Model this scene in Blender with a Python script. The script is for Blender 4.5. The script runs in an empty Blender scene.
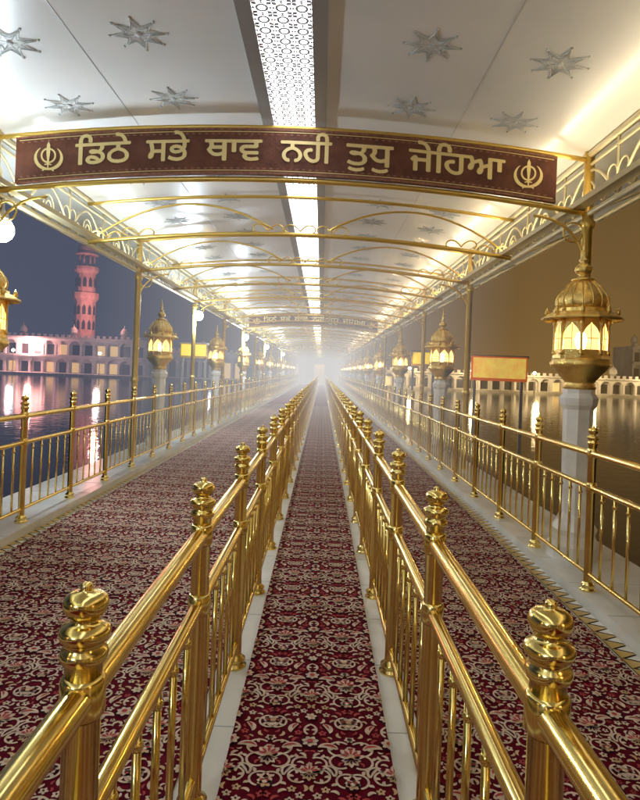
import bpy, math, random
import numpy as np
from mathutils import Vector, Matrix
random.seed(7)
S=bpy.context.scene
COL=S.collection
# ------------------------------------------------------------------ materials
def mat(name,col,rough=0.5,metal=0.0,emit=None,es=0.0,noise=None,bump=0.0,bscale=40,spec=None,coat=0):
    m=bpy.data.materials.new(name); m.use_nodes=True
    nt=m.node_tree; b=nt.nodes['Principled BSDF']
    b.inputs['Base Color'].default_value=(*col,1); b.inputs['Roughness'].default_value=rough
    b.inputs['Metallic'].default_value=metal
    if coat: b.inputs['Coat Weight'].default_value=coat
    if spec is not None: b.inputs['Specular IOR Level'].default_value=spec
    if emit: 
        b.inputs['Emission Color'].default_value=(*emit,1); b.inputs['Emission Strength'].default_value=es
    if noise or bump:
        tc=nt.nodes.new('ShaderNodeTexCoord')
    if noise:
        c2,sc=noise
        n=nt.nodes.new('ShaderNodeTexNoise'); n.inputs['Scale'].default_value=sc; n.inputs['Detail'].default_value=6
        nt.links.new(tc.outputs['Object'],n.inputs['Vector'])
        r=nt.nodes.new('ShaderNodeValToRGB'); r.color_ramp.elements[0].position=.35; r.color_ramp.elements[1].position=.68
        r.color_ramp.elements[0].color=(*col,1); r.color_ramp.elements[1].color=(*c2,1)
        nt.links.new(n.outputs['Fac'],r.inputs[0]); nt.links.new(r.outputs[0],b.inputs['Base Color'])
    if bump:
        n2=nt.nodes.new('ShaderNodeTexNoise'); n2.inputs['Scale'].default_value=bscale; n2.inputs['Detail'].default_value=4
        nt.links.new(tc.outputs['Object'],n2.inputs['Vector'])
        bp=nt.nodes.new('ShaderNodeBump'); bp.inputs['Strength'].default_value=bump; bp.inputs['Distance'].default_value=.02
        nt.links.new(n2.outputs['Fac'],bp.inputs['Height']); nt.links.new(bp.outputs[0],b.inputs['Normal'])
    return m
M_GOLD=mat('brass_gold',(.94,.70,.20),.18,1.0,noise=((.96,.77,.30),6),bump=.03,bscale=14)
M_GOLD2=mat('canopy_gold',(.78,.54,.13),.32,.7)
M_LATT=mat('lattice_pale_gold',(.78,.68,.42),.35,.35)
M_DKGOLD=mat('lamp_gold',(.86,.59,.16),.32,.85,noise=((.94,.70,.26),20),bump=.25,bscale=60)
M_MARB=mat('white_marble',(.86,.84,.76),.22,noise=((.70,.68,.60),2.2))
M_COLM=mat('column_marble',(.92,.90,.84),.3,noise=((.80,.78,.70),5))  # marble copy made lighter to offset the weak light on the columns
M_MARB2=mat('pool_marble',(.6,.58,.54),.4,noise=((.42,.40,.37),1.5))
M_CEIL=mat('ceiling_panel',(.84,.83,.80),.28,noise=((.74,.76,.75),.9),coat=.15)
M_EAVE=mat('eave_panel',(.6,.6,.57),.4,noise=((.48,.48,.46),1.3))
M_ORN=mat('ceiling_ornament',(.60,.62,.61),.35)
M_GREY=mat('grey_metal',(.36,.37,.38),.35,.5)
M_JALI=mat('jali_white',(.62,.65,.70),.4)
M_LED=mat('led_panel',(.8,.8,.8),.5,emit=(.97,.97,.98),es=4.2)
M_ADDUPC=mat('added_uplight_cool',(.8,.8,.8),.5,emit=(.76,.89,1.0),es=20)  # emission for the added ceiling uplights, cool left and warm right
M_ADDUPW=mat('added_uplight_warm',(.8,.8,.8),.5,emit=(1.0,.85,.60),es=17)
M_BANNER=mat('banner_maroon',(.125,.034,.016),.6,noise=((.20,.065,.03),9),bump=.5,bscale=45)
M_BEDGE=mat('banner_edge',(.36,.16,.09),.5,noise=((.22,.07,.04),30))
M_LETTER=mat('letter_gold',(.95,.76,.34),.35,.2)
M_BLACK=mat('inlay_black',(.02,.02,.02),.25)
M_YEL=mat('inlay_yellow',(.55,.36,.08),.3)
M_CARP=mat('carpet_maroon',(.17,.005,.018),.95,noise=((.095,.003,.012),30),bump=.5,bscale=400,spec=.1)
M_CR=mat('carpet_cream',(.82,.64,.50),.95,noise=((.64,.44,.33),60),bump=.4,bscale=400,spec=.1)
M_RO=mat('carpet_rose',(.45,.07,.07),.95,spec=.1)
M_DK=mat('carpet_dark',(.04,.006,.014),.95,spec=.1)
M_OC=mat('carpet_ochre',(.62,.40,.24),.95,spec=.1)
M_STONE=mat('ground_stone',(.12,.11,.10),.8,noise=((.08,.075,.07),.3))
M_PINK=mat('tower_plaster',(.62,.38,.34),.7,noise=((.5,.28,.25),1.5))
M_BLD=mat('building_white',(.55,.54,.54),.7,noise=((.42,.41,.42),.6))
M_DARKWIN=mat('dark_opening',(.03,.03,.035),.4)
M_GLOWWIN=mat('lit_window',(.8,.6,.3),.5,emit=(1,.66,.26),es=.8)
M_BULBW=mat('flood_lens',(1,1,1),.3,emit=(.82,.93,1),es=40)
M_BULBY=mat('bulb_warm',(1,1,1),.3,emit=(1,.80,.42),es=35)
M_POSTR=mat('poster_red',(.60,.12,.04),.5,emit=(.8,.2,.05),es=.3)  # emission put into the posters to brighten them; they are no lamps
M_POSTY=mat('poster_yellow',(.92,.62,.04),.5,emit=(1,.72,.04),es=.6,noise=((.9,.66,.10),3))
M_POSTB=mat('poster_orange',(.95,.72,.18),.5,emit=(.95,.68,.14),es=.45,noise=((.80,.24,.06),5))
M_GLASS=bpy.data.materials.new('lamp_glass'); M_GLASS.use_nodes=True
nt=M_GLASS.node_tree; nt.nodes.clear()
o=nt.nodes.new('ShaderNodeOutputMaterial'); mx=nt.nodes.new('ShaderNodeMixShader'); tr=nt.nodes.new('ShaderNodeBsdfTransparent'); em=nt.nodes.new('ShaderNodeEmission')
tr.inputs[0].default_value=(1,.9,.7,1); em.inputs[0].default_value=(1,.66,.26,1); em.inputs[1].default_value=2.4; mx.inputs[0].default_value=.5
nt.links.new(tr.outputs[0],mx.inputs[1]); nt.links.new(em.outputs[0],mx.inputs[2]); nt.links.new(mx.outputs[0],o.inputs[0])
M_WATER=mat('pool_water',(.012,.013,.014),.06,bump=.45,bscale=2.6,spec=.8)
# ------------------------------------------------------------------ mesh builder
class MB:
    def __init__(s): s.v=[];s.f=[];s.m=[];s.s=[];s.mats=[]
    def mi(s,m):
        if m not in s.mats: s.mats.append(m)
        return s.mats.index(m)
    def add(s,vs,fs,m,smooth=False):
        b=len(s.v); s.v+= [tuple(v) for v in vs]; k=s.mi(m)
        for f in fs: s.f.append(tuple(i+b for i in f)); s.m.append(k); s.s.append(smooth)
    def box(s,x0,x1,y0,y1,z0,z1,m):
        vs=[(x0,y0,z0),(x1,y0,z0),(x1,y1,z0),(x0,y1,z0),(x0,y0,z1),(x1,y0,z1),(x1,y1,z1),(x0,y1,z1)]
        s.add(vs,[(3,2,1,0),(4,5,6,7),(0,1,5,4),(1,2,6,5),(2,3,7,6),(3,0,4,7)],m)
    def lathe(s,prof,c,n,m,smooth=True,rot=0.0):
        vs=[];fs=[]
        for r,z in prof:
            for k in range(n):
                a=2*math.pi*k/n+rot; vs.append((c[0]+r*math.cos(a),c[1]+r*math.sin(a),c[2]+z))
        for i in range(len(prof)-1):
            for k in range(n):
                k2=(k+1)%n; fs.append((i*n+k,i*n+k2,(i+1)*n+k2,(i+1)*n+k))
        fs.append(tuple(range(n))[::-1]); fs.append(tuple((len(prof)-1)*n+k for k in range(n)))
        s.add(vs,fs,m,smooth)
    def tube(s,pts,r,n,m,closed=False):
        P=[Vector(p) for p in pts]; vs=[];fs=[];N=len(P)
        up=None
        for i in range(N):
            if closed: t=(P[(i+1)%N]-P[i-1])
            else: t=P[min(i+1,N-1)]-P[max(i-1,0)]
            t.normalize()
            if up is None:
                up=Vector((0,0,1)) if abs(t.z)<.9 else Vector((1,0,0))
            a=(up-t*up.dot(t)); 
            if a.length<1e-4: a=t.orthogonal()
            a.normalize(); up=a; b=t.cross(a)
            for k in range(n):
                q=2*math.pi*k/n; vs.append(P[i]+(a*math.cos(q)+b*math.sin(q))*r)
        for i in range(N if closed else N-1):
            j=(i+1)%N
            for k in range(n):
                k2=(k+1)%n; fs.append((i*n+k,i*n+k2,j*n+k2,j*n+k))
        if not closed:
            fs.append(tuple(range(n))[::-1]); fs.append(tuple((N-1)*n+k for k in range(n)))
        s.add(vs,fs,m,True)
    def obj(s,name,parent=None):
        me=bpy.data.meshes.new(name); me.from_pydata(s.v,[],s.f)
        for m in s.mats: me.materials.append(m)
        me.polygons.foreach_set('material_index',s.m); me.polygons.foreach_set('use_smooth',s.s); me.update()
        o=bpy.data.objects.new(name,me); COL.objects.link(o)
        if parent: o.parent=parent
        return o
def empty(name,loc=(0,0,0)):
    e=bpy.data.objects.new(name,None); e.location=loc; COL.objects.link(e); return e
YB,YE=-6.0,76.0
# ------------------------------------------------------------------ ground, water, causeway
g=MB(); g.box(-1500,1500,-1500,1500,-2.2,-1.6,M_STONE); g.obj('ground')
w=MB(); w.add([(-75,-70,-.62),(75,-70,-.62),(75,96,-.62),(-75,96,-.62)],[(0,1,2,3)],M_WATER); w.obj('water')
p=MB()
p.box(-120,-75,-100,130,-1.6,-.25,M_MARB2); p.box(75,120,-100,130,-1.6,-.25,M_MARB2)
p.box(-75,75,96,130,-1.6,-.25,M_MARB2); p.box(-75,75,-100,-70,-1.6,-.25,M_MARB2); p.obj('pavement')
c=MB()
c.box(-3.5,2.75,YB,YE+8,-1.6,0,M_MARB)
c.box(-3.46,-2.66,YB,YE,0.0,.08,M_MARB); c.box(1.92,2.70,YB,YE,0.0,.08,M_MARB)
y=YB
while y<30:
    for xa,xb in ((-.495,-.335),(.355,.495)): c.box(xa,xb,y,y+.004,-.001,.0015,M_GREY)
    for xa,xb in ((-3.455,-2.665),(1.925,2.695)): c.box(xa,xb,y,y+.005,.079,.0815,M_GREY)
    y+=.62
for (xa,xb) in ((1.80,1.915),(-2.655,-2.56)):
    c.add([(xa,YB,.004),(xb,YB,.004),(xb,YE,.004),(xa,YE,.004)],[(0,1,2,3)],M_BLACK)
    y=YB; L=.12
    while y<45:
        c.add([(xa,y,.008),(xb,y+L/2,.008),(xa,y+L,.008)],[(0,1,2)],M_YEL)
        c.add([(xb,y-L/2+.015,.008),(xa+.03,y,.008),(xb,y+L/2-.015,.008)],[(0,2,1)],M_MARB)
        y+=L
c.obj('causeway')
# ------------------------------------------------------------------ carpets
def build_tile(w,h,seed):
    rnd=random.Random(seed); T=MB(); sx=w/.34; K=1.2; occ=[]
    def cl(p): return (max(-w/2,min(w/2,p[0]*sx)),p[1])
    def leaf(x,y,a,L,W,curv,m,z,n=8,taper=True):
        pts=[];px,py=x,y;da=curv/n
        for i in range(n+1):
            pts.append((px,py,a)); px+=math.cos(a)*L/n; py+=math.sin(a)*L/n; a+=da
        vs=[];fs=[]
        for i,(qx,qy,qa) in enumerate(pts):
            t=i/n; wd=K*W/2*((math.sin(math.pi*min(1,t*.93+.07))**.8) if taper else 1)
            nx,ny=-math.sin(qa),math.cos(qa)
            occ.append((qx,qy,wd))
            A=cl((qx+nx*wd,qy+ny*wd));B=cl((qx-nx*wd,qy-ny*wd))
            vs+=[(A[0],A[1],z),(B[0],B[1],z)]
        for i in range(n): fs.append((2*i,2*i+1,2*i+3,2*i+2))
        T.add(vs,fs,m)
        return px,py,a
    def disk(x,y,r,m,z,n=12,lob=0):
        vs=[]; occ.append((x,y,r))
        for k in range(n):
            a=2*math.pi*k/n; rr=r*(1+lob*(k%2)); q=cl((x+rr*math.cos(a),y+rr*math.sin(a))); vs.append((q[0],q[1],z))
        T.add(vs,[tuple(range(n))],m)
    def sleaf(s,x,y,a,*r,**k):
        L,W,cv,m,z=r
        if s>0: return leaf(x,y,a,L,W,cv,m,z,**k)
        return leaf(-x,y,math.pi-a,L,W,-cv,m,z,**k)
    z1,z2,z3,z4=.003,.0055,.008,.0105
    def rosette(x,y,R,np_,mp,mc):
        disk(x,y,R*1.15,M_DK,z2,n=20)
        for k in range(np_):
            a=2*math.pi*k/np_+.2; leaf(x+math.cos(a)*R*.2,y+math.sin(a)*R*.2,a,R*.8,R*.50,0,mp,z3,n=6)
        disk(x,y,R*.34,mc,z4,n=10)
    def palm(x,y,R,a0,m1,m2):
        for k in range(-2,3):
            a=a0+k*.62; leaf(x,y,a,R*(1-.08*abs(k)),R*.40,k*.25,m1,z3+.0002*(k+2),n=6)
            leaf(x+math.cos(a)*R*.2,y+math.sin(a)*R*.2,a,R*.5,R*.14,k*.1,m2,z4+.0015,n=4)
        for sg in (1,-1): leaf(x,y,a0+sg*2.1,R*.7,R*.26,-sg*2.6,m1,z3,n=7)
        disk(x,y,R*.22,M_OC,z4,n=10)
    h2=h/2
    palm(0,-.05,.070,math.pi/2,M_CR,M_RO); palm(0,-.065,.050,-math.pi/2,M_CR,M_DK)
    rosette(0,.195,.040,7,M_CR,M_OC); rosette(0,-.215,.030,6,M_OC,M_CR)
    for s in (1,-1):
        rosette(.17*s,.05,.038,7,M_CR,M_RO); rosette(.17*s,.235,.028,6,M_CR,M_OC)
        palm(.17*s,-.15,.056,math.pi/2,M_CR,M_RO); palm(.17*s,-.16,.042,-math.pi/2,M_OC,M_DK)
    for s in (1,-1):
        for (x,y,a,L,cv,W) in ((.012,.04,.7,.25,-5.4,.0085),(.02,-.11,-.5,.22,5.2,.0085),(.158,.10,2.3,.22,-5.0,.0085),(.158,-.06,2.8,.20,5.0,.008),(.02,.235,-.2,.21,-4.8,.008),(.03,-.23,.3,.20,5.0,.008),(.15,-.20,3.7,.17,-4.4,.0075)):
            sleaf(s,x,y,a,L,W,cv,M_CR,z2+.0001*int(100*x),n=22,taper=False)
            n=6;px,py,pa=x,y,a
            for i in range(n*2):
                px+=math.cos(pa)*L/(n*2); py+=math.sin(pa)*L/(n*2); pa+=cv/(n*2)
                if i%4==1:
                    sd=1 if (i//2)%2 else -1
                    sleaf(s,px,py,pa+sd*.9,.028,.013,sd*1.6,M_CR if i%8 else M_OC,z2+.0014,n=5)
            qx,qy=(px,py) if s>0 else (-px,py)
            disk(qx,qy,.016,M_CR,z3,n=10,lob=.3); disk(qx,qy,.007,M_RO,z4,n=8)
        sleaf(s,.055,.0,.9,.095,.030,-1.8,M_CR,z3); sleaf(s,.060,.008,.8,.060,.010,-1.3,M_RO,z4)
        sleaf(s,.070,-.17,1.7,.090,.028,-1.9,M_CR,z3); sleaf(s,.071,-.16,1.6,.055,.009,-1.3,M_DK,z4)
        sleaf(s,.115,.175,3.6,.080,.025,1.6,M_CR,z3); sleaf(s,.112,.173,3.7,.045,.008,1.1,M_RO,z4)
    def free(x,y,r):
        for yy in (y,y-h,y+h):
            for (a,b,q) in occ:
                if abs(a-x)<.06 and (a-x)**2+(b-yy)**2<(q+r)**2: return False
        return True
    for rad,tries in ((.023,900),(.0185,1200),(.0145,500)):
        for _ in range(tries):
            x=rnd.uniform(.004,.166); y=rnd.uniform(-h2,h2)
            if not free(x,y,rad): continue
            ty=rnd.random(); m_=rnd.choice([M_CR,M_CR,M_CR,M_OC,M_RO]); a=rnd.uniform(0,6.28)
            for s in (1,-1):
                if rad>.014 and ty<.45:
                    for k in range(5):
                        aa=a+k*1.257; sleaf(s,x+math.cos(aa)*.003,y+math.sin(aa)*.003,aa,rad*.72,rad*.46,0,m_,z2,n=4)
                    disk(x*s,y,rad*.2,M_DK,z3,n=7)
                else:
                    cvv=(1 if ty<.72 else -1)*2.2
                    L=rad*1.9; sleaf(s,x-math.cos(a)*L*.4,y-math.sin(a)*L*.4,a,L,rad*.55,cvv,m_,z2,n=6)
    return T
def carpet(x0,x1,nx,seed,y0=.0,ny=58):
    b=MB(); b.box(x0,x1,YB,YE-2,.001,.010,M_CARP)
    o=b.obj('carpet')
    w=(x1-x0)/nx; h=.56
    T=build_tile(w,h,seed)
    t=T.obj('woven_pattern',o); t.location=(x0+w/2,y0+h/2,.010)
    a=t.modifiers.new('ax','ARRAY'); a.use_relative_offset=False; a.use_constant_offset=True; a.constant_offset_displace=(w,0,0); a.count=nx
    a=t.modifiers.new('ay','ARRAY'); a.use_relative_offset=False; a.use_constant_offset=True; a.constant_offset_displace=(0,h,0); a.count=ny
    return o
carpet(-.33,.35,2,3,0,50); carpet(-2.55,-.50,6,5,.17,50); carpet(.50,1.78,4,9,.3,50)
# ------------------------------------------------------------------ railings
POSTPROF=[(.062,0),(.062,.012),(.048,.018),(.048,.03),(.055,.036),(.055,.046),(.036,.06),(.033,.07),(.033,1.06),(.040,1.065),(.043,1.075),(.040,1.085),(.035,1.09),(.035,1.10),(.043,1.105),(.046,1.115),(.043,1.125),(.030,1.130),(.024,1.136),(.024,1.143),(.034,1.149),(.0395,1.160),(.040,1.170),(.036,1.180),(.026,1.186),(.014,1.188),(.010,1.192),(.012,1.198),(.008,1.203),(.002,1.205)]
def railing(x,y0,z0,sp,n,sc=1.0):
    R=MB()
    for k in range(n):
        y=y0+k*sp; sg=20 if y<6 else 10
        R.lathe([(r*sc,z) for r,z in POSTPROF],(x,y,z0),sg,M_GOLD)
        for zz in (1.0,.75):
            R.lathe([(.034*sc,zz-.038),(.040*sc,zz-.03),(.040*sc,zz+.03),(.034*sc,zz+.038)],(x,y,z0),sg,M_GOLD)
        if k<n-1:
            nb=6; sb=10 if y<5 else 6
            for j in range(1,nb):
                yy=y+sp*j/nb
                R.lathe([(.0115*sc,.13),(.0115*sc,.735)],(x,yy,z0),sb,M_GOLD)
                if y<8:
                    R.lathe([(.011,.67),(.017,.685),(.011,.70)],(x,yy,z0),sb,M_GOLD)
    ye=y0+(n-1)*sp
    for zz,r in ((1.0,.029),(.75,.023),(.12,.019)):
        pts=[(x,y0+(ye-y0)*i/n,z0+zz) for i in range(n+1)]
        R.tube(pts,r*sc,16,M_GOLD)
    return R.obj('railing')
SP=1.075
railing(-.41,1.085-3*SP,.0,SP,68); railing(.43,1.085-3*SP,.0,SP,68)
railing(2.0,4.39-8*1.09,.08,1.09,72,.9); railing(-2.78,5.65-9*1.09,.08,1.09,72,.9)
# ------------------------------------------------------------------ canopy
CX=-.35; HW=2.75; Y0=5.55; SS=2.2
def uq(x): return ((x-CX)/HW)**2
def zc(x): return 3.98-.26*uq(x)
def zb(x): return 3.36-.205*uq(x)
def zt(x): return 3.84-.19*uq(x)
can=empty('canopy')
ce=MB(); NX=24
xs=[CX-HW-.1+ (2*HW+.2)*i/NX for i in range(NX+1)]
ys=[YB+i*2.2 for i in range(38)]
vs=[];fs=[]
for y in ys:
    for x in xs: vs.append((x,y,zc(x)))
n=NX+1
for j in range(len(ys)-1):
    for i in range(NX): fs.append((j*n+i,(j+1)*n+i,(j+1)*n+i+1,j*n+i+1))
ce.add(vs,fs,M_CEIL,True)
ce.add([(x,y,z+.06) for x,y,z in vs],[f[::-1] for f in fs],M_EAVE,True)
ce.obj('ceiling',can)
st=MB(); YC=YB+2.2*37
for (a,b) in ((CX-.30,CX-.195),(CX+.195,CX+.30)):
    st.box(a,b,YB,YC,3.925,3.965,M_GREY)
st.box(CX-.195,CX+.195,YB,YC,3.958,3.966,M_LED)
st.obj('light_strip',can)
cv=MB()  # up-facing channels added only to brighten the ceiling
for X,m_,s in ((CX-HW+.10,M_ADDUPC,1),(CX+HW-.10,M_ADDUPW,-1)):
    cv.box(X-.05,X+.05,YB,YC-4,3.19,3.20,M_LATT)
    cv.box(X-.055,X-.0505,YB,YC-4,3.19,3.24,M_LATT); cv.box(X+.0505,X+.055,YB,YC-4,3.19,3.24,M_LATT)
    a=(X+s*.030,3.205); b=(X-s*.025,3.238)
    q=[(a[0],YB,a[1]),(b[0],YB,b[1]),(b[0],YC-4,b[1]),(a[0],YC-4,a[1])]
    cv.add(q,[(0,1,2,3) if s<0 else (3,2,1,0)],m_)
cv.obj('added_uplight_channel',can)
ja=MB(); tz=3.94
def flatring(cx,cy,r0,r1,n,m):
    vs=[];fs=[]
    for k in range(n):
        a=2*math.pi*k/n; vs+=[(cx+r0*math.cos(a),cy+r0*math.sin(a),tz),(cx+r1*math.cos(a),cy+r1*math.sin(a),tz)]
    for k in range(n):
        k2=(k+1)%n; fs.append((2*k,2*k+1,2*k2+1,2*k2))
    ja.add(vs,fs,m)
t=.13
y=YB
while y<26:
    for i in range(3):
        cx=CX+(i-1)*t; flatring(cx,y,.026,.045,10,M_JALI)
        for q in range(4):
            a=math.pi/4+q*math.pi/2
            dx,dy=math.cos(a),math.sin(a)
            A=(cx+dx*.044,y+dy*.044);B=(cx+dx*.092,y+dy*.092);nx,ny=-dy*.019,dx*.019
            Mx,My=(A[0]+B[0])/2,(A[1]+B[1])/2
            ja.add([(A[0],A[1],tz),(Mx+nx,My+ny,tz),(B[0],B[1],tz),(Mx-nx,My-ny,tz)],[(0,1,2,3)],M_JALI)
        for q in range(4):
            a=q*math.pi/2; ja.add([(cx+math.cos(a)*.044,y+math.sin(a)*.044,tz),(cx+math.cos(a+.3)*.060,y+math.sin(a+.3)*.060,tz),(cx+math.cos(a)*.066,y+math.sin(a)*.066,tz),(cx+math.cos(a-.3)*.060,y+math.sin(a-.3)*.060,tz)],[(0,1,2,3)],M_JALI)
    y+=t
ja.obj('jali_lattice',can)
orn=MB()
def star(cx,cy):
    def P(r,a,d=.006): 
        x=cx+r*math.cos(a); return (x,cy+r*math.sin(a),zc(x)-d)
    R=.20; N=8
    for k in range(N):
        a0=2*math.pi*k/N; a1=2*math.pi*(k+1)/N
        for (ra,rb,tr_) in ((R*.95,.50,.0042),(R*.62,.42,.0032)):
            pts=[]
            for i in range(9):
                tt=i/8; r=ra*(1-rb*math.sin(math.pi*tt)**.7) ; pts.append(P(r,a0+(a1-a0)*tt))
            orn.tube(pts,tr_,5,M_ORN)
        orn.tube([P(.03,a0),P(R*.95,a0)],.0028,4,M_ORN)
        orn.lathe([(.010,-.010),(.010,0)],P(R*1.02,a0,.0),7,M_ORN)
    orn.lathe([(.022,-.012),(.026,0)],(cx,cy,zc(cx)),10,M_ORN)
for j in range(-3,15):
    yy=4.25+j*1.0
    for dx in (-1.95,-1.04,1.04,1.95): star(CX+dx,yy)
orn.obj('ceiling_ornaments',can)
se=MB()
for x in (CX-1.5,CX+1.5):
    se.box(x-.004,x+.004,YB,YC,zc(x)-.004,zc(x)-.001,M_ORN)
se.obj('panel_seams',can)
# arches
ar=MB()
def arcpts(f,x0,x1,y,n=24,dz=0): return [(x0+(x1-x0)*i/n,y,f(x0+(x1-x0)*i/n)+dz) for i in range(n+1)]
def scroll(x,y,z,s,turn,r=.008,L=.5):
    pts=[];px,pz=x,z
    a=0.9*turn; 
    for i in range(15):
        pts.append((px,y,pz)); st_=L/14*(1-.035*i); px+=s*math.cos(a)*st_; pz+=math.sin(a)*st_; a-=turn*(.10+.035*i)
    ar.tube(pts,r,5,M_GOLD2)
XL,XR=-3.10,2.40
banners=(0,8,20)
k=-4
while Y0+k*SS<YE-4:
    y=Y0+k*SS; sg=10 if k<5 else 6
    if k in (-1,-2,-3): k+=1; continue
    ar.tube(arcpts(zb,XL,XR,y),.026,sg,M_GOLD2)
    ar.tube(arcpts(zt,XL,XR,y),.022,sg,M_GOLD2)
    if k not in banners and k<16:
        for i in range(13):
            x=CX-2.5+i*5.0/12
            zz=zb(x)
            if abs(i-6)<=1 or i in (0,1,11,12):
                scroll(x,y,zz+.04,1,1,.009,.42); scroll(x,y,zz+.04,-1,1,.009,.42)
        for s in (1,-1):
            pts=[]
            for i in range(17):
                x=CX+s*(.35+2.3*i/16); pts.append((x,y,zb(x)+.40-.34*((i/16-.5)*2)**2))
            ar.tube(pts,.014,6,M_GOLD2)
    if k%2==0:
        for X in (XL,XR):
            ar.lathe([(.09,0),(.09,.04),(.06,.06),(.05,.12),(.048,3.0),(.065,3.02),(.065,3.08),(.05,3.10),(.045,3.75)],(X,y,.0),14,M_GOLD2)
            ar.lathe([(.048,1.3),(.062,1.33),(.062,1.37),(.048,1.40)],(X,y,0),14,M_GOLD2)
            s=1 if X<0 else -1
            pts=[(X+s*.5*(1-math.cos(t_)),y,2.62+.5*math.sin(t_)) for t_ in [i*math.pi/2/10 for i in range(11)]]
            ar.tube(pts,.014,6,M_GOLD2)
            ar.tube([(X+s*.13+.09*math.cos(q)*1,y,2.98+.09*math.sin(q)) for q in [i*2*math.pi/14 for i in range(14)]],.009,5,M_GOLD2,closed=True)
    k+=1
ar.obj('arches',can)
# side beams
sb=MB()
for X,s in ((XL,-1),(XR,1)):
    for z,r in ((3.70,.035),(3.15,.028),(3.60,.016)):
        sb.tube([(X,YB+(YE-3-YB)*i/40,z) for i in range(41)],r,8,M_LATT)
    y=YB; 
    while y<45:
        L=1.1
        sb.tube([(X,y,3.15),(X,y,3.70)],.014,6,M_LATT)
        pts=[(X,y+L*i/14,3.17+.38*math.sin(math.pi*i/14)) for i in range(15)]; sb.tube(pts,.014,5,M_LATT)
        if y<26:
            for cy,rr in ((y+L*.5,.13),(y+L*.5,.065),(y+L*.22,.07),(y+L*.78,.07)):
                cz=3.17+(.15 if abs(cy-y-L*.5)<.01 else .09)
                sb.tube([(X,cy+rr*math.cos(q),cz+rr*math.sin(q)) for q in [i*2*math.pi/12 for i in range(12)]],.010,5,M_LATT,closed=True)
            for sg in (0,1):
                yy=y+L*sg; d=1 if sg==0 else -1
                pts=[];a=1.35;py,pz=yy,3.35
                for i in range(12):
                    pts.append((X,py,pz)); py+=d*math.cos(a)*.03; pz+=math.sin(a)*.03; a-=.22+.03*i
                sb.tube(pts,.009,5,M_LATT)
        y+=L
    x1=X+s*.75
    sb.add([(X,YB,3.74),(x1,YB,3.52),(x1,YE-3,3.52),(X,YE-3,3.74)],[(0,1,2,3)],M_EAVE)
    sb.tube([(x1,YB+(YE-3-YB)*i/40,3.50) for i in range(41)],.03,8,M_LATT)
    y=Y0-4*SS
    while y<45:
        sb.tube([(X,y,3.16),(x1,y,3.50)],.014,5,M_LATT); y+=SS
sb.obj('side_beams',can)
# ------------------------------------------------------------------ banner signs
WORDS=[("\u0A3F\u0A21\u0A20\u0A47",77,132),("\u0A38\u0A2D\u0A47",147,190),("\u0A25\u0A3E\u0A35",205,262),("\u0A28\u0A39\u0A40",280,331),("\u0A24\u0A41\u0A27\u0A41",345,392),("\u0A1C\u0A47\u0A3F\u0A39\u0A06",407,503)]
def word_runs(txt,cell=.009,dil=.016):
    cu=bpy.data.curves.new('txt','FONT'); cu.body=txt; cu.size=1
    o=bpy.data.objects.new('tmp',cu); COL.objects.link(o)
    dg=bpy.context.evaluated_depsgraph_get(); dg.update()
    cc=o.evaluated_get(dg).to_curve(dg)
    polys=[]
    for sp in cc.splines:
        P=[]
        if sp.type=='BEZIER':
            bp=sp.bezier_points; N=len(bp)
            for i in range(N):
                a=bp[i]; b=bp[(i+1)%N]; p0,p1,p2,p3=a.co,a.handle_right,b.handle_left,b.co
                for j in range(8):
                    t=j/8; q=p0*(1-t)**3+p1*3*t*(1-t)**2+p2*3*t*t*(1-t)+p3*t**3; P.append((q.x,q.y))
        else: P=[(q.co[0],q.co[1]) for q in sp.points]
        polys.append(P)
    o.evaluated_get(dg).to_curve_clear(); bpy.data.objects.remove(o)
    xs_=[p[0] for P in polys for p in P]; ys_=[p[1] for P in polys for p in P]
    x0,x1,y0,y1=min(xs_)-.03,max(xs_)+.03,min(ys_)-.03,max(ys_)+.03
    nx=int((x1-x0)/cell)+1; ny=int((y1-y0)/cell)+1
    gx=x0+(np.arange(nx)+.5)*cell; G=np.zeros((ny,nx),bool)
    for r in range(ny):
        yy=y0+(r+.5)*cell; wn=np.zeros(nx,int)
        for P in polys:
            for i in range(len(P)):
                (ax,ay),(bx,by)=P[i],P[(i+1)%len(P)]
                if (ay<=yy)!=(by<=yy):
                    xc=ax+(bx-ax)*(yy-ay)/(by-ay); wn+=np.where(gx>xc,1 if by>ay else -1,0)
        G[r]=wn!=0
    D=G.copy(); R=int(round(dil/cell))
    for dy in range(-R,R+1):
        for dx in range(-R,R+1):
            if dx*dx+dy*dy<=R*R+.5: D|=np.roll(np.roll(G,dy,0),dx,1)
    runs=[]
    for r in range(ny):
        c_=0
        while c_<nx:
            if D[r,c_]:
                e=c_
                while e<nx and D[r,e]: e+=1
                runs.append((x0+c_*cell,x0+e*cell,y0+r*cell,y0+(r+1)*cell)); c_=e
            else: c_+=1
    return runs
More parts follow.
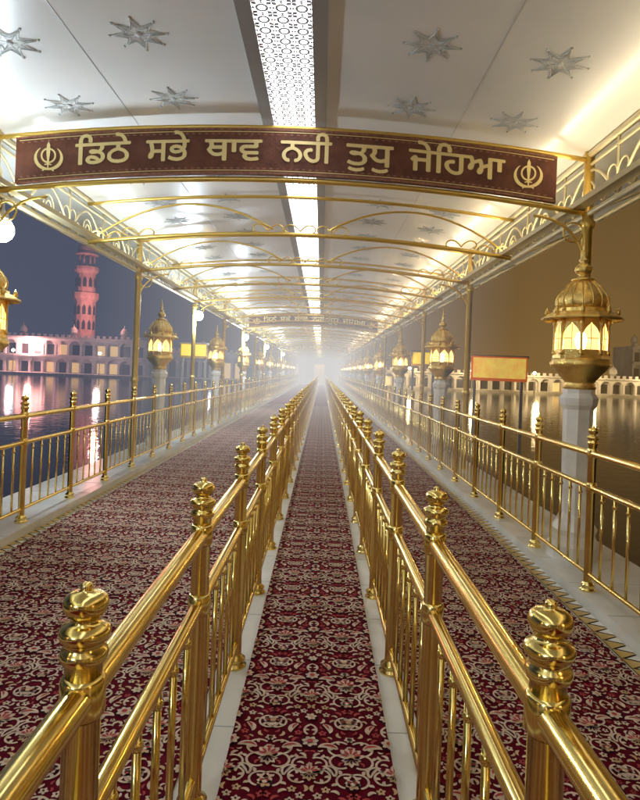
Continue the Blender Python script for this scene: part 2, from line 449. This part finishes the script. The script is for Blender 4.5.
def banner(y,words):
    B=MB(); x0,x1=-2.88,2.08; n=40
    def slab(a0,a1,za,zb_,yf,yb,m):
        vs=[];fs=[]
        for i in range(n+1):
            x=a0+(a1-a0)*i/n
            for (yy,dz) in ((yf,za),(yf,zb_),(yb,zb_),(yb,za)): vs.append((x,yy,zb(x)+dz))
        for i in range(n):
            for q in range(4):
                q2=(q+1)%4; fs.append((i*4+q,(i+1)*4+q,(i+1)*4+q2,i*4+q2))
        fs.append((3,2,1,0)); fs.append((n*4,n*4+1,n*4+2,n*4+3)); B.add(vs,[f[::-1] for f in fs],m)
    slab(x0,x1,.03,.455,y-.05,y-.01,M_BANNER)
    slab(x0+.0,x1-.0,.032,.052,y-.056,y-.0502,M_BEDGE); slab(x0,x1,.433,.453,y-.056,y-.0502,M_BEDGE)
    slab(x0+.03,x1-.03,.062,.068,y-.055,y-.0502,M_LETTER); slab(x0+.03,x1-.03,.417,.423,y-.055,y-.0502,M_LETTER)
    for zz in (.085,.40):
        x=x0+.06
        while x<x1-.05:
            zq=zb(x)+zz; B.add([(x-.022,y-.052,zq),(x,y-.052,zq-.010),(x+.022,y-.052,zq),(x,y-.052,zq+.010)],[(0,1,2,3)],M_BEDGE); x+=.06
    for runs,a,b in words:
        X0=(a-329.5)*Y0/600; X1=(b-329.5)*Y0/600
        mnx=min(r[0] for r in runs);mxx=max(r[1] for r in runs)
        sx=(X1-X0)/(mxx-mnx); sy=.30; vs=[];fs=[]
        for (xa,xb,ya,yb_) in runs:
            xa=X0+(xa-mnx)*sx; xb=X0+(xb-mnx)*sx; k=len(vs)
            vs+=[(xa,y-.060,zb(xa)+.155+ya*sy),(xb,y-.060,zb(xb)+.155+ya*sy),(xb,y-.060,zb(xb)+.155+yb_*sy),(xa,y-.060,zb(xa)+.155+yb_*sy)]
            fs.append((k,k+1,k+2,k+3))
        B.add(vs,fs,M_LETTER)
    def khanda(cx,cz,s):
        def rib(pts,ws,yy):
            vs=[];fs=[]
            for i,(px,pz) in enumerate(pts):
                a=pts[min(i+1,len(pts)-1)];b=pts[max(i-1,0)]; dx,dz=a[0]-b[0],a[1]-b[1]; l=math.hypot(dx,dz) or 1
                nx,nz=-dz/l*ws[i],dx/l*ws[i]
                vs+=[(cx+(px+nx)*s,yy,cz+(pz+nz)*s),(cx+(px-nx)*s,yy,cz+(pz-nz)*s)]
            for i in range(len(pts)-1): fs.append((2*i,2*i+1,2*i+3,2*i+2))
            B.add(vs,fs,M_LETTER)
        rib([(0,1.0),(0,.8),(0,.35),(0,.0),(0,-.3),(0,-.36),(0,-.6),(0,-.72)],[.0,.10,.12,.08,.05,.05,.04,.05],y-.066)
        rib([(-.22,-.42),(0,-.36),(.22,-.42)],[.03,.05,.03],y-.064)
        ring=[(.42*math.cos(q),.15+.42*math.sin(q)) for q in [i*2*math.pi/28 for i in range(29)]]
        rib(ring,[.055]*29,y-.062)
        for sg in (1,-1):
            pts=[(sg*.80*math.sin(q),.05-.72*math.cos(q)) for q in [-.25+i*2.7/18 for i in range(19)]]
            rib(pts,[.02+.085*math.sin(math.pi*min(1,(i+2)/20)) for i in range(19)],y-.058-.001*sg)
            rib([(sg*.35,-.78),(sg*.12,-.62)],[.04,.04],y-.061)
    for px in (51,526):
        X=(px-329.5)*Y0/600; khanda(X,zb(X)+.235,.15)
    return B.obj('banner_sign')
try: W=[(word_runs(t),a,b) for t,a,b in WORDS]
except Exception as e:
    import traceback; traceback.print_exc(); W=[]
banner(Y0,W); banner(Y0+8*SS,W); banner(Y0+20*SS,W)
# ------------------------------------------------------------------ lamps
def lamp_mesh():
    L=MB(); C=(0,0,0); r8=math.pi/8
    L.lathe([(.22,.08),(.22,.20),(.19,.23),(.17,.28),(.19,.33),(.15,.40),(.125,.46),(.115,.62),(.125,1.36),(.15,1.40),(.16,1.46),(.13,1.50),(.13,1.535)],C,8,M_COLM,False,r8)
    L.lathe([(.12,1.535),(.14,1.55),(.12,1.58),(.13,1.61),(.19,1.68),(.24,1.73),(.25,1.76),(.235,1.78),(.235,1.80)],C,16,M_DKGOLD)
    zb0,zb1=1.80,2.14; R=.215; n=8
    L.lathe([(R+.012,zb0),(R+.012,zb0+.03),(R-.01,zb0+.035)],C,8,M_DKGOLD,False,r8)
    for k in range(n):
        a=2*math.pi*k/n+r8; x,y=R*math.cos(a),R*math.sin(a)
        L.lathe([(.02,zb0+.03),(.02,zb0+.05),(.013,zb0+.07),(.013,zb1-.06),(.02,zb1-.04),(.02,zb1)],(x,y,0),8,M_DKGOLD)
        a2=a+2*math.pi/n; x2,y2=R*math.cos(a2),R*math.sin(a2)
        def Q(t,z,f=1.0): return ((x+(x2-x)*t)*f,(y+(y2-y)*t)*f,z)
        L.add([Q(0,zb0+.03,.93),Q(1,zb0+.03,.93),Q(1,zb1,.93),Q(0,zb1,.93)],[(0,1,2,3)],M_GLASS)
        m=12; top=[];arch=[]
        for i in range(m+1):
            t=i/m; u=abs(t-.5)*2
            zz=zb0+.20+.085*(1-u**2.2)+.02*max(0,1-u*5)
            arch.append(Q(.06+.88*t,zz)); top.append(Q(.06+.88*t,zb1))
        vs=arch+top; fs=[(i,i+1,m+2+i,m+1+i) for i in range(m)]
        L.add(vs,fs,M_DKGOLD)
        L.add([Q(.04,zb0+.03),Q(.96,zb0+.03),Q(.96,zb0+.075),Q(.04,zb0+.075)],[(0,1,2,3)],M_DKGOLD)
        L.tube([Q(.5,zb0+.07,.97),Q(.5,zb1-.05,.97)],.004,5,M_DKGOLD)
        L.tube([Q(.05,zb0+.17,.97),Q(.95,zb0+.17,.97)],.004,5,M_DKGOLD)
    L.lathe([(.21,zb1),(.24,zb1+.012),(.325,zb1-.012),(.335,zb1+.0),(.33,zb1+.012),(.26,zb1+.055),(.235,zb1+.06),(.235,zb1+.085),(.215,zb1+.095)],C,16,M_DKGOLD,False)
    prof=[]
    for i in range(13):
        t=i/12; r=.20*math.sqrt(max(0,1-(t*.97)**2.2))*(1+.10*math.sin(math.pi*min(1,t*1.6))); prof.append((max(.03,r),zb1+.095+.25*t))
    L.lathe(prof,C,24,M_DKGOLD)
    for k in range(16):
        a=2*math.pi*k/16; L.tube([((r+.002)*math.cos(a),(r+.002)*math.sin(a),z) for r,z in prof],.007,4,M_DKGOLD)
    z=zb1+.345
    L.lathe([(.03,z-.01),(.09,z-.012),(.10,z+.005),(.05,z+.02),(.03,z+.04),(.055,z+.055),(.075,z+.08),(.07,z+.11),(.04,z+.14),(.02,z+.155),(.04,z+.165),(.04,z+.18),(.016,z+.20),(.028,z+.225),(.028,z+.24),(.012,z+.265),(.02,z+.29),(.01,z+.31),(.004,z+.40)],C,14,M_DKGOLD)
    for k in range(8):
        a=2*math.pi*k/8+r8; L.lathe([(.012,0),(.02,.02),(.018,.04),(.004,.07)],(.285*math.cos(a),.285*math.sin(a),zb1+.035),8,M_DKGOLD)
    L.lathe([(.012,1.83),(.02,1.86),(.045,1.93),(.05,1.97),(.035,2.02),(.01,2.04)],C,12,M_BULBY)
    return L
lm=None
def point(name,loc,e,col,r,parent=None):
    l=bpy.data.lights.new(name,'POINT'); l.energy=e; l.color=col; l.shadow_soft_size=r
    o=bpy.data.objects.new(name,l); o.location=loc; COL.objects.link(o)
    if parent: o.parent=parent
    return o
for side,X,y0 in (('R',2.24,5.22),('L',-3.10,5.40)):
    for k in range(-2,11):
        y=y0+6.05*k
        if lm is None: ob=lamp_mesh().obj('street_lamp'); lm=ob.data
        else: ob=bpy.data.objects.new('street_lamp',lm); COL.objects.link(ob)
        ob.location=(X,y,0)
        if k<5: point('lamp_light',(0,0,1.95),270 if X>0 else 160,(1,.71,.38),.06,ob)
# ------------------------------------------------------------------ floodlights, their glare shaped as glowing globes
def flood(x,y,z,e,col):
    F=MB()
    F.lathe([(.005,-.115),(.05,-.105),(.09,-.07),(.11,-.02),(.108,.03),(.08,.08),(.05,.10)],(0,0,0),20,M_BULBW)
    F.lathe([(.058,.095),(.062,.11),(.055,.15),(.03,.17),(.02,.20),(.02,.30)],(0,0,0),16,M_GREY)
    F.tube([(0,0,.28),(-.06,.0,.30),(-.13,0,.29)],.015,8,M_GREY)
    o=F.obj('flood_glare_globe'); o.location=(x,y,z)
    point('flood_point',(0,-.0,-.24),e,col,.10,o)
    return o
for i,(x,y) in enumerate(((-3.06,5.64),(-2.97,-3.1),(-2.97,14.2),(-2.97,23.0),(-2.97,31.8),(-2.97,45))):
    flood(x,y,2.82,170 if y<20 else 260,(.74,.87,1.0))
# ------------------------------------------------------------------ signboards
def board(x,y,z,w,h,kind,rot=0,frame=None):
    frame=frame or M_POSTR
    B=MB(); B.box(-w/2,w/2,0,.04,-h/2,h/2,frame)
    B.box(-w/2+.035,w/2-.035,-.006,-.0005,-h/2+.06,h/2-.03,kind)
    B.box(-w/2-.03,w/2+.03,.0405,.07,h/2-.03,h/2+.03,M_GREY)
    for s in (-1,1): B.box(s*w*.42-.03,s*w*.42+.03,.071,.12,-z,h/2,M_GREY)
    o=B.obj('signboard'); o.location=(x,y,z); o.rotation_euler=(0,0,rot)
board(3.6,12.2,1.80,1.12,.50,M_POSTB,-.1); board(2.95,17.5,2.1,.7,.42,M_POSTY,0,M_YEL); board(-3.55,16.5,2.05,.75,.40,M_POSTY,0,M_YEL)
# ------------------------------------------------------------------ tower
def tower(x,y,z0,H,R):
    T=MB(); u=H/22.0
    T.lathe([(R*1.3,0),(R*1.3,5*u),(R*1.4,5.1*u),(R*1.4,5.5*u),(R*1.05,5.6*u)],(0,0,0),8,M_PINK,False)
    T.lathe([(R,5.5*u),(R*.97,11.5*u),(R*1.2,12*u),(R*1.25,12.3*u),(R*1.25,12.9*u),(R*.9,12.95*u),(R*.87,16*u),(R*1.1,16.4*u),(R*1.15,16.6*u),(R*1.15,17.1*u),(R*.7,17.15*u)],(0,0,0),12,M_PINK,False)
    for k in range(8):
        a=2*math.pi*k/8; T.lathe([(R*.10,17.1*u),(R*.10,19*u)],(R*.72*math.cos(a),R*.72*math.sin(a),0),6,M_PINK)
    T.lathe([(R*1.05,19*u),(R*1.1,19.15*u),(R*.85,19.4*u),(R*.88,19.9*u),(R*.75,20.6*u),(R*.4,21.2*u),(R*.12,21.5*u),(R*.1,22*u),(.03,23*u)],(0,0,0),16,M_PINK)
    for lv in (7.0,9.4,13.8):
        for k in range(12):
            a=2*math.pi*(k+.5)/12; r=R*.985; 
            cx,cy=r*math.cos(a)*.99,r*math.sin(a)*.99; tx,ty=-math.sin(a)*.28,math.cos(a)*.28
            T.add([(cx*1.02-tx,cy*1.02-ty,lv*u),(cx*1.02+tx,cy*1.02+ty,lv*u),(cx*1.02+tx,cy*1.02+ty,(lv+1.1)*u),(cx*1.02,cy*1.02,(lv+1.6)*u),(cx*1.02-tx,cy*1.02-ty,(lv+1.1)*u)],[(0,1,2,3,4)],M_DARKWIN)
    o=T.obj('minaret_tower'); o.location=(x,y,z0)
    return o
tower(-43,108,-.25,24.5,1.85)
for a,zz in ((-1.0,4),(.9,12)):
    point('tower_light',(-43+a*6,100,zz),6000,(1,.40,.34),.5)
# ------------------------------------------------------------------ arcade buildings
def arcade(x0,x1,y,z0,h,depth,nb,m,par='arcade_building',storeys=1):
    A=MB(); W=x1-x0; bw=W/nb; sh=h/storeys
    A.box(0,W,.8,depth,0,h,m)
    for s in range(storeys):
        zb_=s*sh
        for i in range(nb):
            a=i*bw; pw=bw*.16
            A.box(a-pw/2,a+pw/2,0,.5,zb_,zb_+sh*.62,m)
            n=10; lo=[];hi=[]
            for j in range(n+1):
                t=j/n; u=abs(t-.5)*2; lo.append((a+pw/2+(bw-pw)*t,.0,zb_+sh*(.55+.25*(1-u**2.4)))); hi.append((a+pw/2+(bw-pw)*t,0,zb_+sh*.9))
            A.add(lo+hi,[(j,j+1,n+2+j,n+1+j) for j in range(n)],m)
            A.box(a-pw/2,a+pw/2,-.002,.5,zb_+sh*.62,zb_+sh*.9,m)
            A.add([(a+bw*.2,.79,zb_+.1),(a+bw*.8,.79,zb_+.1),(a+bw*.8,.79,zb_+sh*.6),(a+bw*.2,.79,zb_+sh*.6)],[(0,1,2,3)],M_GLOWWIN if random.random()<.22 else M_DARKWIN)
        A.box(-.1,W+.1,-.5,.79,zb_+sh*.9,zb_+sh,m)
    i=0
    while i<W:
        A.box(i,i+.5,-.3,-.1,h,h+.45,m); i+=1.0
    for i in range(0,nb+1,4):
        A.lathe([(.5,0),(.5,.8),(.75,.85),(.6,1.0),(.62,1.3),(.4,1.7),(.08,1.95),(.03,2.4)],(min(W-.8,i*bw+.5),.9,h),10,m)
    o=A.obj(par); o.location=(x0,y,z0); 
    return o
arcade(-60,-30,101,-.25,6.0,8,14,M_BLD,storeys=2)
arcade(-29,-6,104,-.25,4.6,8,12,M_BLD)
arcade(-75,-61,100,-.25,8,8,5,M_BLD,storeys=3)
arcade(8,75,98,-.25,2.6,6,34,M_BLD)
arcade(58,75,112,-.25,9,8,9,M_BLD,storeys=3)
o=arcade(0,90,0,-.25,3.2,6,44,M_BLD); o.location=(78,96,-.25); o.rotation_euler=(0,0,-math.pi/2)
o=arcade(0,90,0,-.25,4.6,6,44,M_BLD); o.location=(-78,6,-.25); o.rotation_euler=(0,0,math.pi/2)
for x,y,z,e,c_ in ((-50,93,3,450,(.95,.72,.75)),(-36,93,3,550,(1,.66,.6)),(-18,95,3,450,(.85,.85,1)),(14,92,2.5,1500,(1,.70,.32)),(24,92,2.5,1500,(1,.70,.32)),(34,92,2.5,1500,(1,.70,.32)),(43,92,2.5,1500,(1,.70,.32)),(53,92,2.5,1500,(1,.70,.32)),(64,92,2.5,1500,(1,.70,.32)),(72,70,2.5,1500,(1,.70,.32)),(72,45,2.5,1200,(1,.70,.32))):
    F=MB(); F.lathe([(.12,0),(.07,.3),(.05,z+.2),(.12,z+.25)],(0,0,0),8,M_GREY); F.lathe([(.1,z+.25),(.25,z+.4),(.25,z+.55),(.1,z+.7)],(0,0,0),10,M_BULBY if x>0 else M_BULBW)
    o=F.obj('pool_lamp_post'); o.location=(x,y+4,-.25); point('pool_light',(0,-1.2,z+.5),e,c_,.4,o)
# ------------------------------------------------------------------ gateway at the end of the causeway
G=MB(); gy=YE+2
for s in (-1,1):
    G.box(CX+s*3.4-1.6,CX+s*3.4+1.6,gy,gy+6,0,7,M_BLD)
    for z in (1.2,3.4,5.4): G.box(CX+s*3.4-.6,CX+s*3.4+.6,gy-.03,gy-.001,z,z+1.3,M_GLOWWIN)
    G.lathe([(.9,7),(.9,8),(1.3,8.1),(1.1,8.4),(1.15,9),(.7,9.8),(.1,10.2),(.04,11)],(CX+s*3.4,gy+2,0),12,M_DKGOLD)
G.box(CX-1.8,CX+1.8,gy,gy+6,4.2,7,M_BLD); G.box(CX-5.2,CX+5.2,gy-.4,gy-.05,6.9,7.2,M_DKGOLD)
G.box(CX-1.8,CX+1.8,gy+3.5,gy+5.9,0,4.2,M_BLD); G.box(CX-.7,CX+.7,gy+3.4,gy+3.49,0,2.6,M_DKGOLD)
G.lathe([(1.6,7.0),(1.6,7.8),(2.2,7.9),(1.9,8.3),(2.0,9.2),(1.3,10.5),(.2,11.2),(.06,12.6)],(CX,gy+3,0),16,M_DKGOLD)
G.obj('gateway_building')
point('gate_light',(CX,gy-3,3.2),120,(1,.8,.6),.3)
# ------------------------------------------------------------------ mist with the lamp glow put in as its own emission
def glow_mist(name,col,ab_,es,bx):
    M=bpy.data.materials.new(name); M.use_nodes=True; nt=M.node_tree; nt.nodes.clear()
    o=nt.nodes.new('ShaderNodeOutputMaterial'); ab=nt.nodes.new('ShaderNodeVolumeAbsorption'); em=nt.nodes.new('ShaderNodeEmission'); ad=nt.nodes.new('ShaderNodeAddShader')
    ab.inputs[0].default_value=(0,0,0,1); ab.inputs[1].default_value=ab_; em.inputs[0].default_value=(*col,1); em.inputs[1].default_value=es
    nt.links.new(ab.outputs[0],ad.inputs[0]); nt.links.new(em.outputs[0],ad.inputs[1]); nt.links.new(ad.outputs[0],o.inputs['Volume'])
    m=MB(); m.box(*bx,M); m.obj('glow_mist')
glow_mist('glow_mist_walk',(.95,.94,.93),.025,.021,(-3.3,2.55,8,YE+1,.05,3.7))
glow_mist('glow_mist_left',(.60,.68,1),.008,.0016,(-74,-3.6,12,97,-.6,26))
glow_mist('glow_mist_right',(1,.62,.22),.003,.0007,(2.9,74,14,97,-.6,26))
# ------------------------------------------------------------------ world
wd=bpy.data.worlds.new('World'); S.world=wd; wd.use_nodes=True; nt=wd.node_tree; nt.nodes.clear()
o=nt.nodes.new('ShaderNodeOutputWorld'); bg=nt.nodes.new('ShaderNodeBackground'); bg2=nt.nodes.new('ShaderNodeBackground'); ad=nt.nodes.new('ShaderNodeAddShader')
sky=nt.nodes.new('ShaderNodeTexSky'); sky.sky_type='NISHITA'; sky.sun_disc=False; sky.sun_elevation=math.radians(4); sky.sun_rotation=math.radians(120)
nt.links.new(sky.outputs[0],bg2.inputs[0]); bg2.inputs[1].default_value=.002
tc=nt.nodes.new('ShaderNodeTexCoord'); sp=nt.nodes.new('ShaderNodeSeparateXYZ'); nt.links.new(tc.outputs['Generated'],sp.inputs[0])
mr=nt.nodes.new('ShaderNodeMapRange'); mr.inputs[1].default_value=-.30; mr.inputs[2].default_value=.30; nt.links.new(sp.outputs[0],mr.inputs[0])
rp=nt.nodes.new('ShaderNodeValToRGB'); rp.color_ramp.elements[0].color=(.030,.036,.062,1); rp.color_ramp.elements[1].color=(.155,.085,.026,1)
nt.links.new(mr.outputs[0],rp.inputs[0])
mz=nt.nodes.new('ShaderNodeMapRange'); mz.inputs[1].default_value=0; mz.inputs[2].default_value=.42; mz.inputs[3].default_value=1.35; mz.inputs[4].default_value=.30; nt.links.new(sp.outputs[2],mz.inputs[0])
# uneven thin cloud catching the town light
cn=nt.nodes.new('ShaderNodeTexNoise'); cn.inputs['Scale'].default_value=2.2; cn.inputs['Detail'].default_value=5; nt.links.new(tc.outputs['Generated'],cn.inputs['Vector'])
cm=nt.nodes.new('ShaderNodeMapRange'); cm.inputs[1].default_value=.3; cm.inputs[2].default_value=.7; cm.inputs[3].default_value=.72; cm.inputs[4].default_value=1.25; nt.links.new(cn.outputs['Fac'],cm.inputs[0])
mu=nt.nodes.new('ShaderNodeMath'); mu.operation='MULTIPLY'; nt.links.new(mz.outputs[0],mu.inputs[0]); nt.links.new(cm.outputs[0],mu.inputs[1])
nt.links.new(rp.outputs[0],bg.inputs[0]); nt.links.new(mu.outputs[0],bg.inputs[1])
nt.links.new(bg.outputs[0],ad.inputs[0]); nt.links.new(bg2.outputs[0],ad.inputs[1]); nt.links.new(ad.outputs[0],o.inputs[0])
sl=bpy.data.lights.new('moon','SUN'); sl.energy=.05; sl.angle=math.radians(.5); sl.color=(.85,.9,1); so=bpy.data.objects.new('moon',sl); COL.objects.link(so); so.rotation_euler=(math.radians(50),0,math.radians(120))
# ------------------------------------------------------------------ camera
cam=bpy.data.cameras.new('camera'); co=bpy.data.objects.new('camera',cam); COL.objects.link(co)
cam.sensor_fit='VERTICAL'; cam.sensor_height=24; cam.sensor_width=24; cam.lens=18; cam.shift_y=-.035; cam.shift_x=-.0025
cam.clip_start=.03; cam.clip_end=4000
co.matrix_world=Matrix.Translation((0,0,1.6))@Matrix.Rotation(math.radians(90),4,'X')@Matrix.Rotation(math.radians(2.2),4,'Z')
S.camera=co
S.view_settings.view_transform='Standard'; S.view_settings.look='None'; S.view_settings.exposure=0
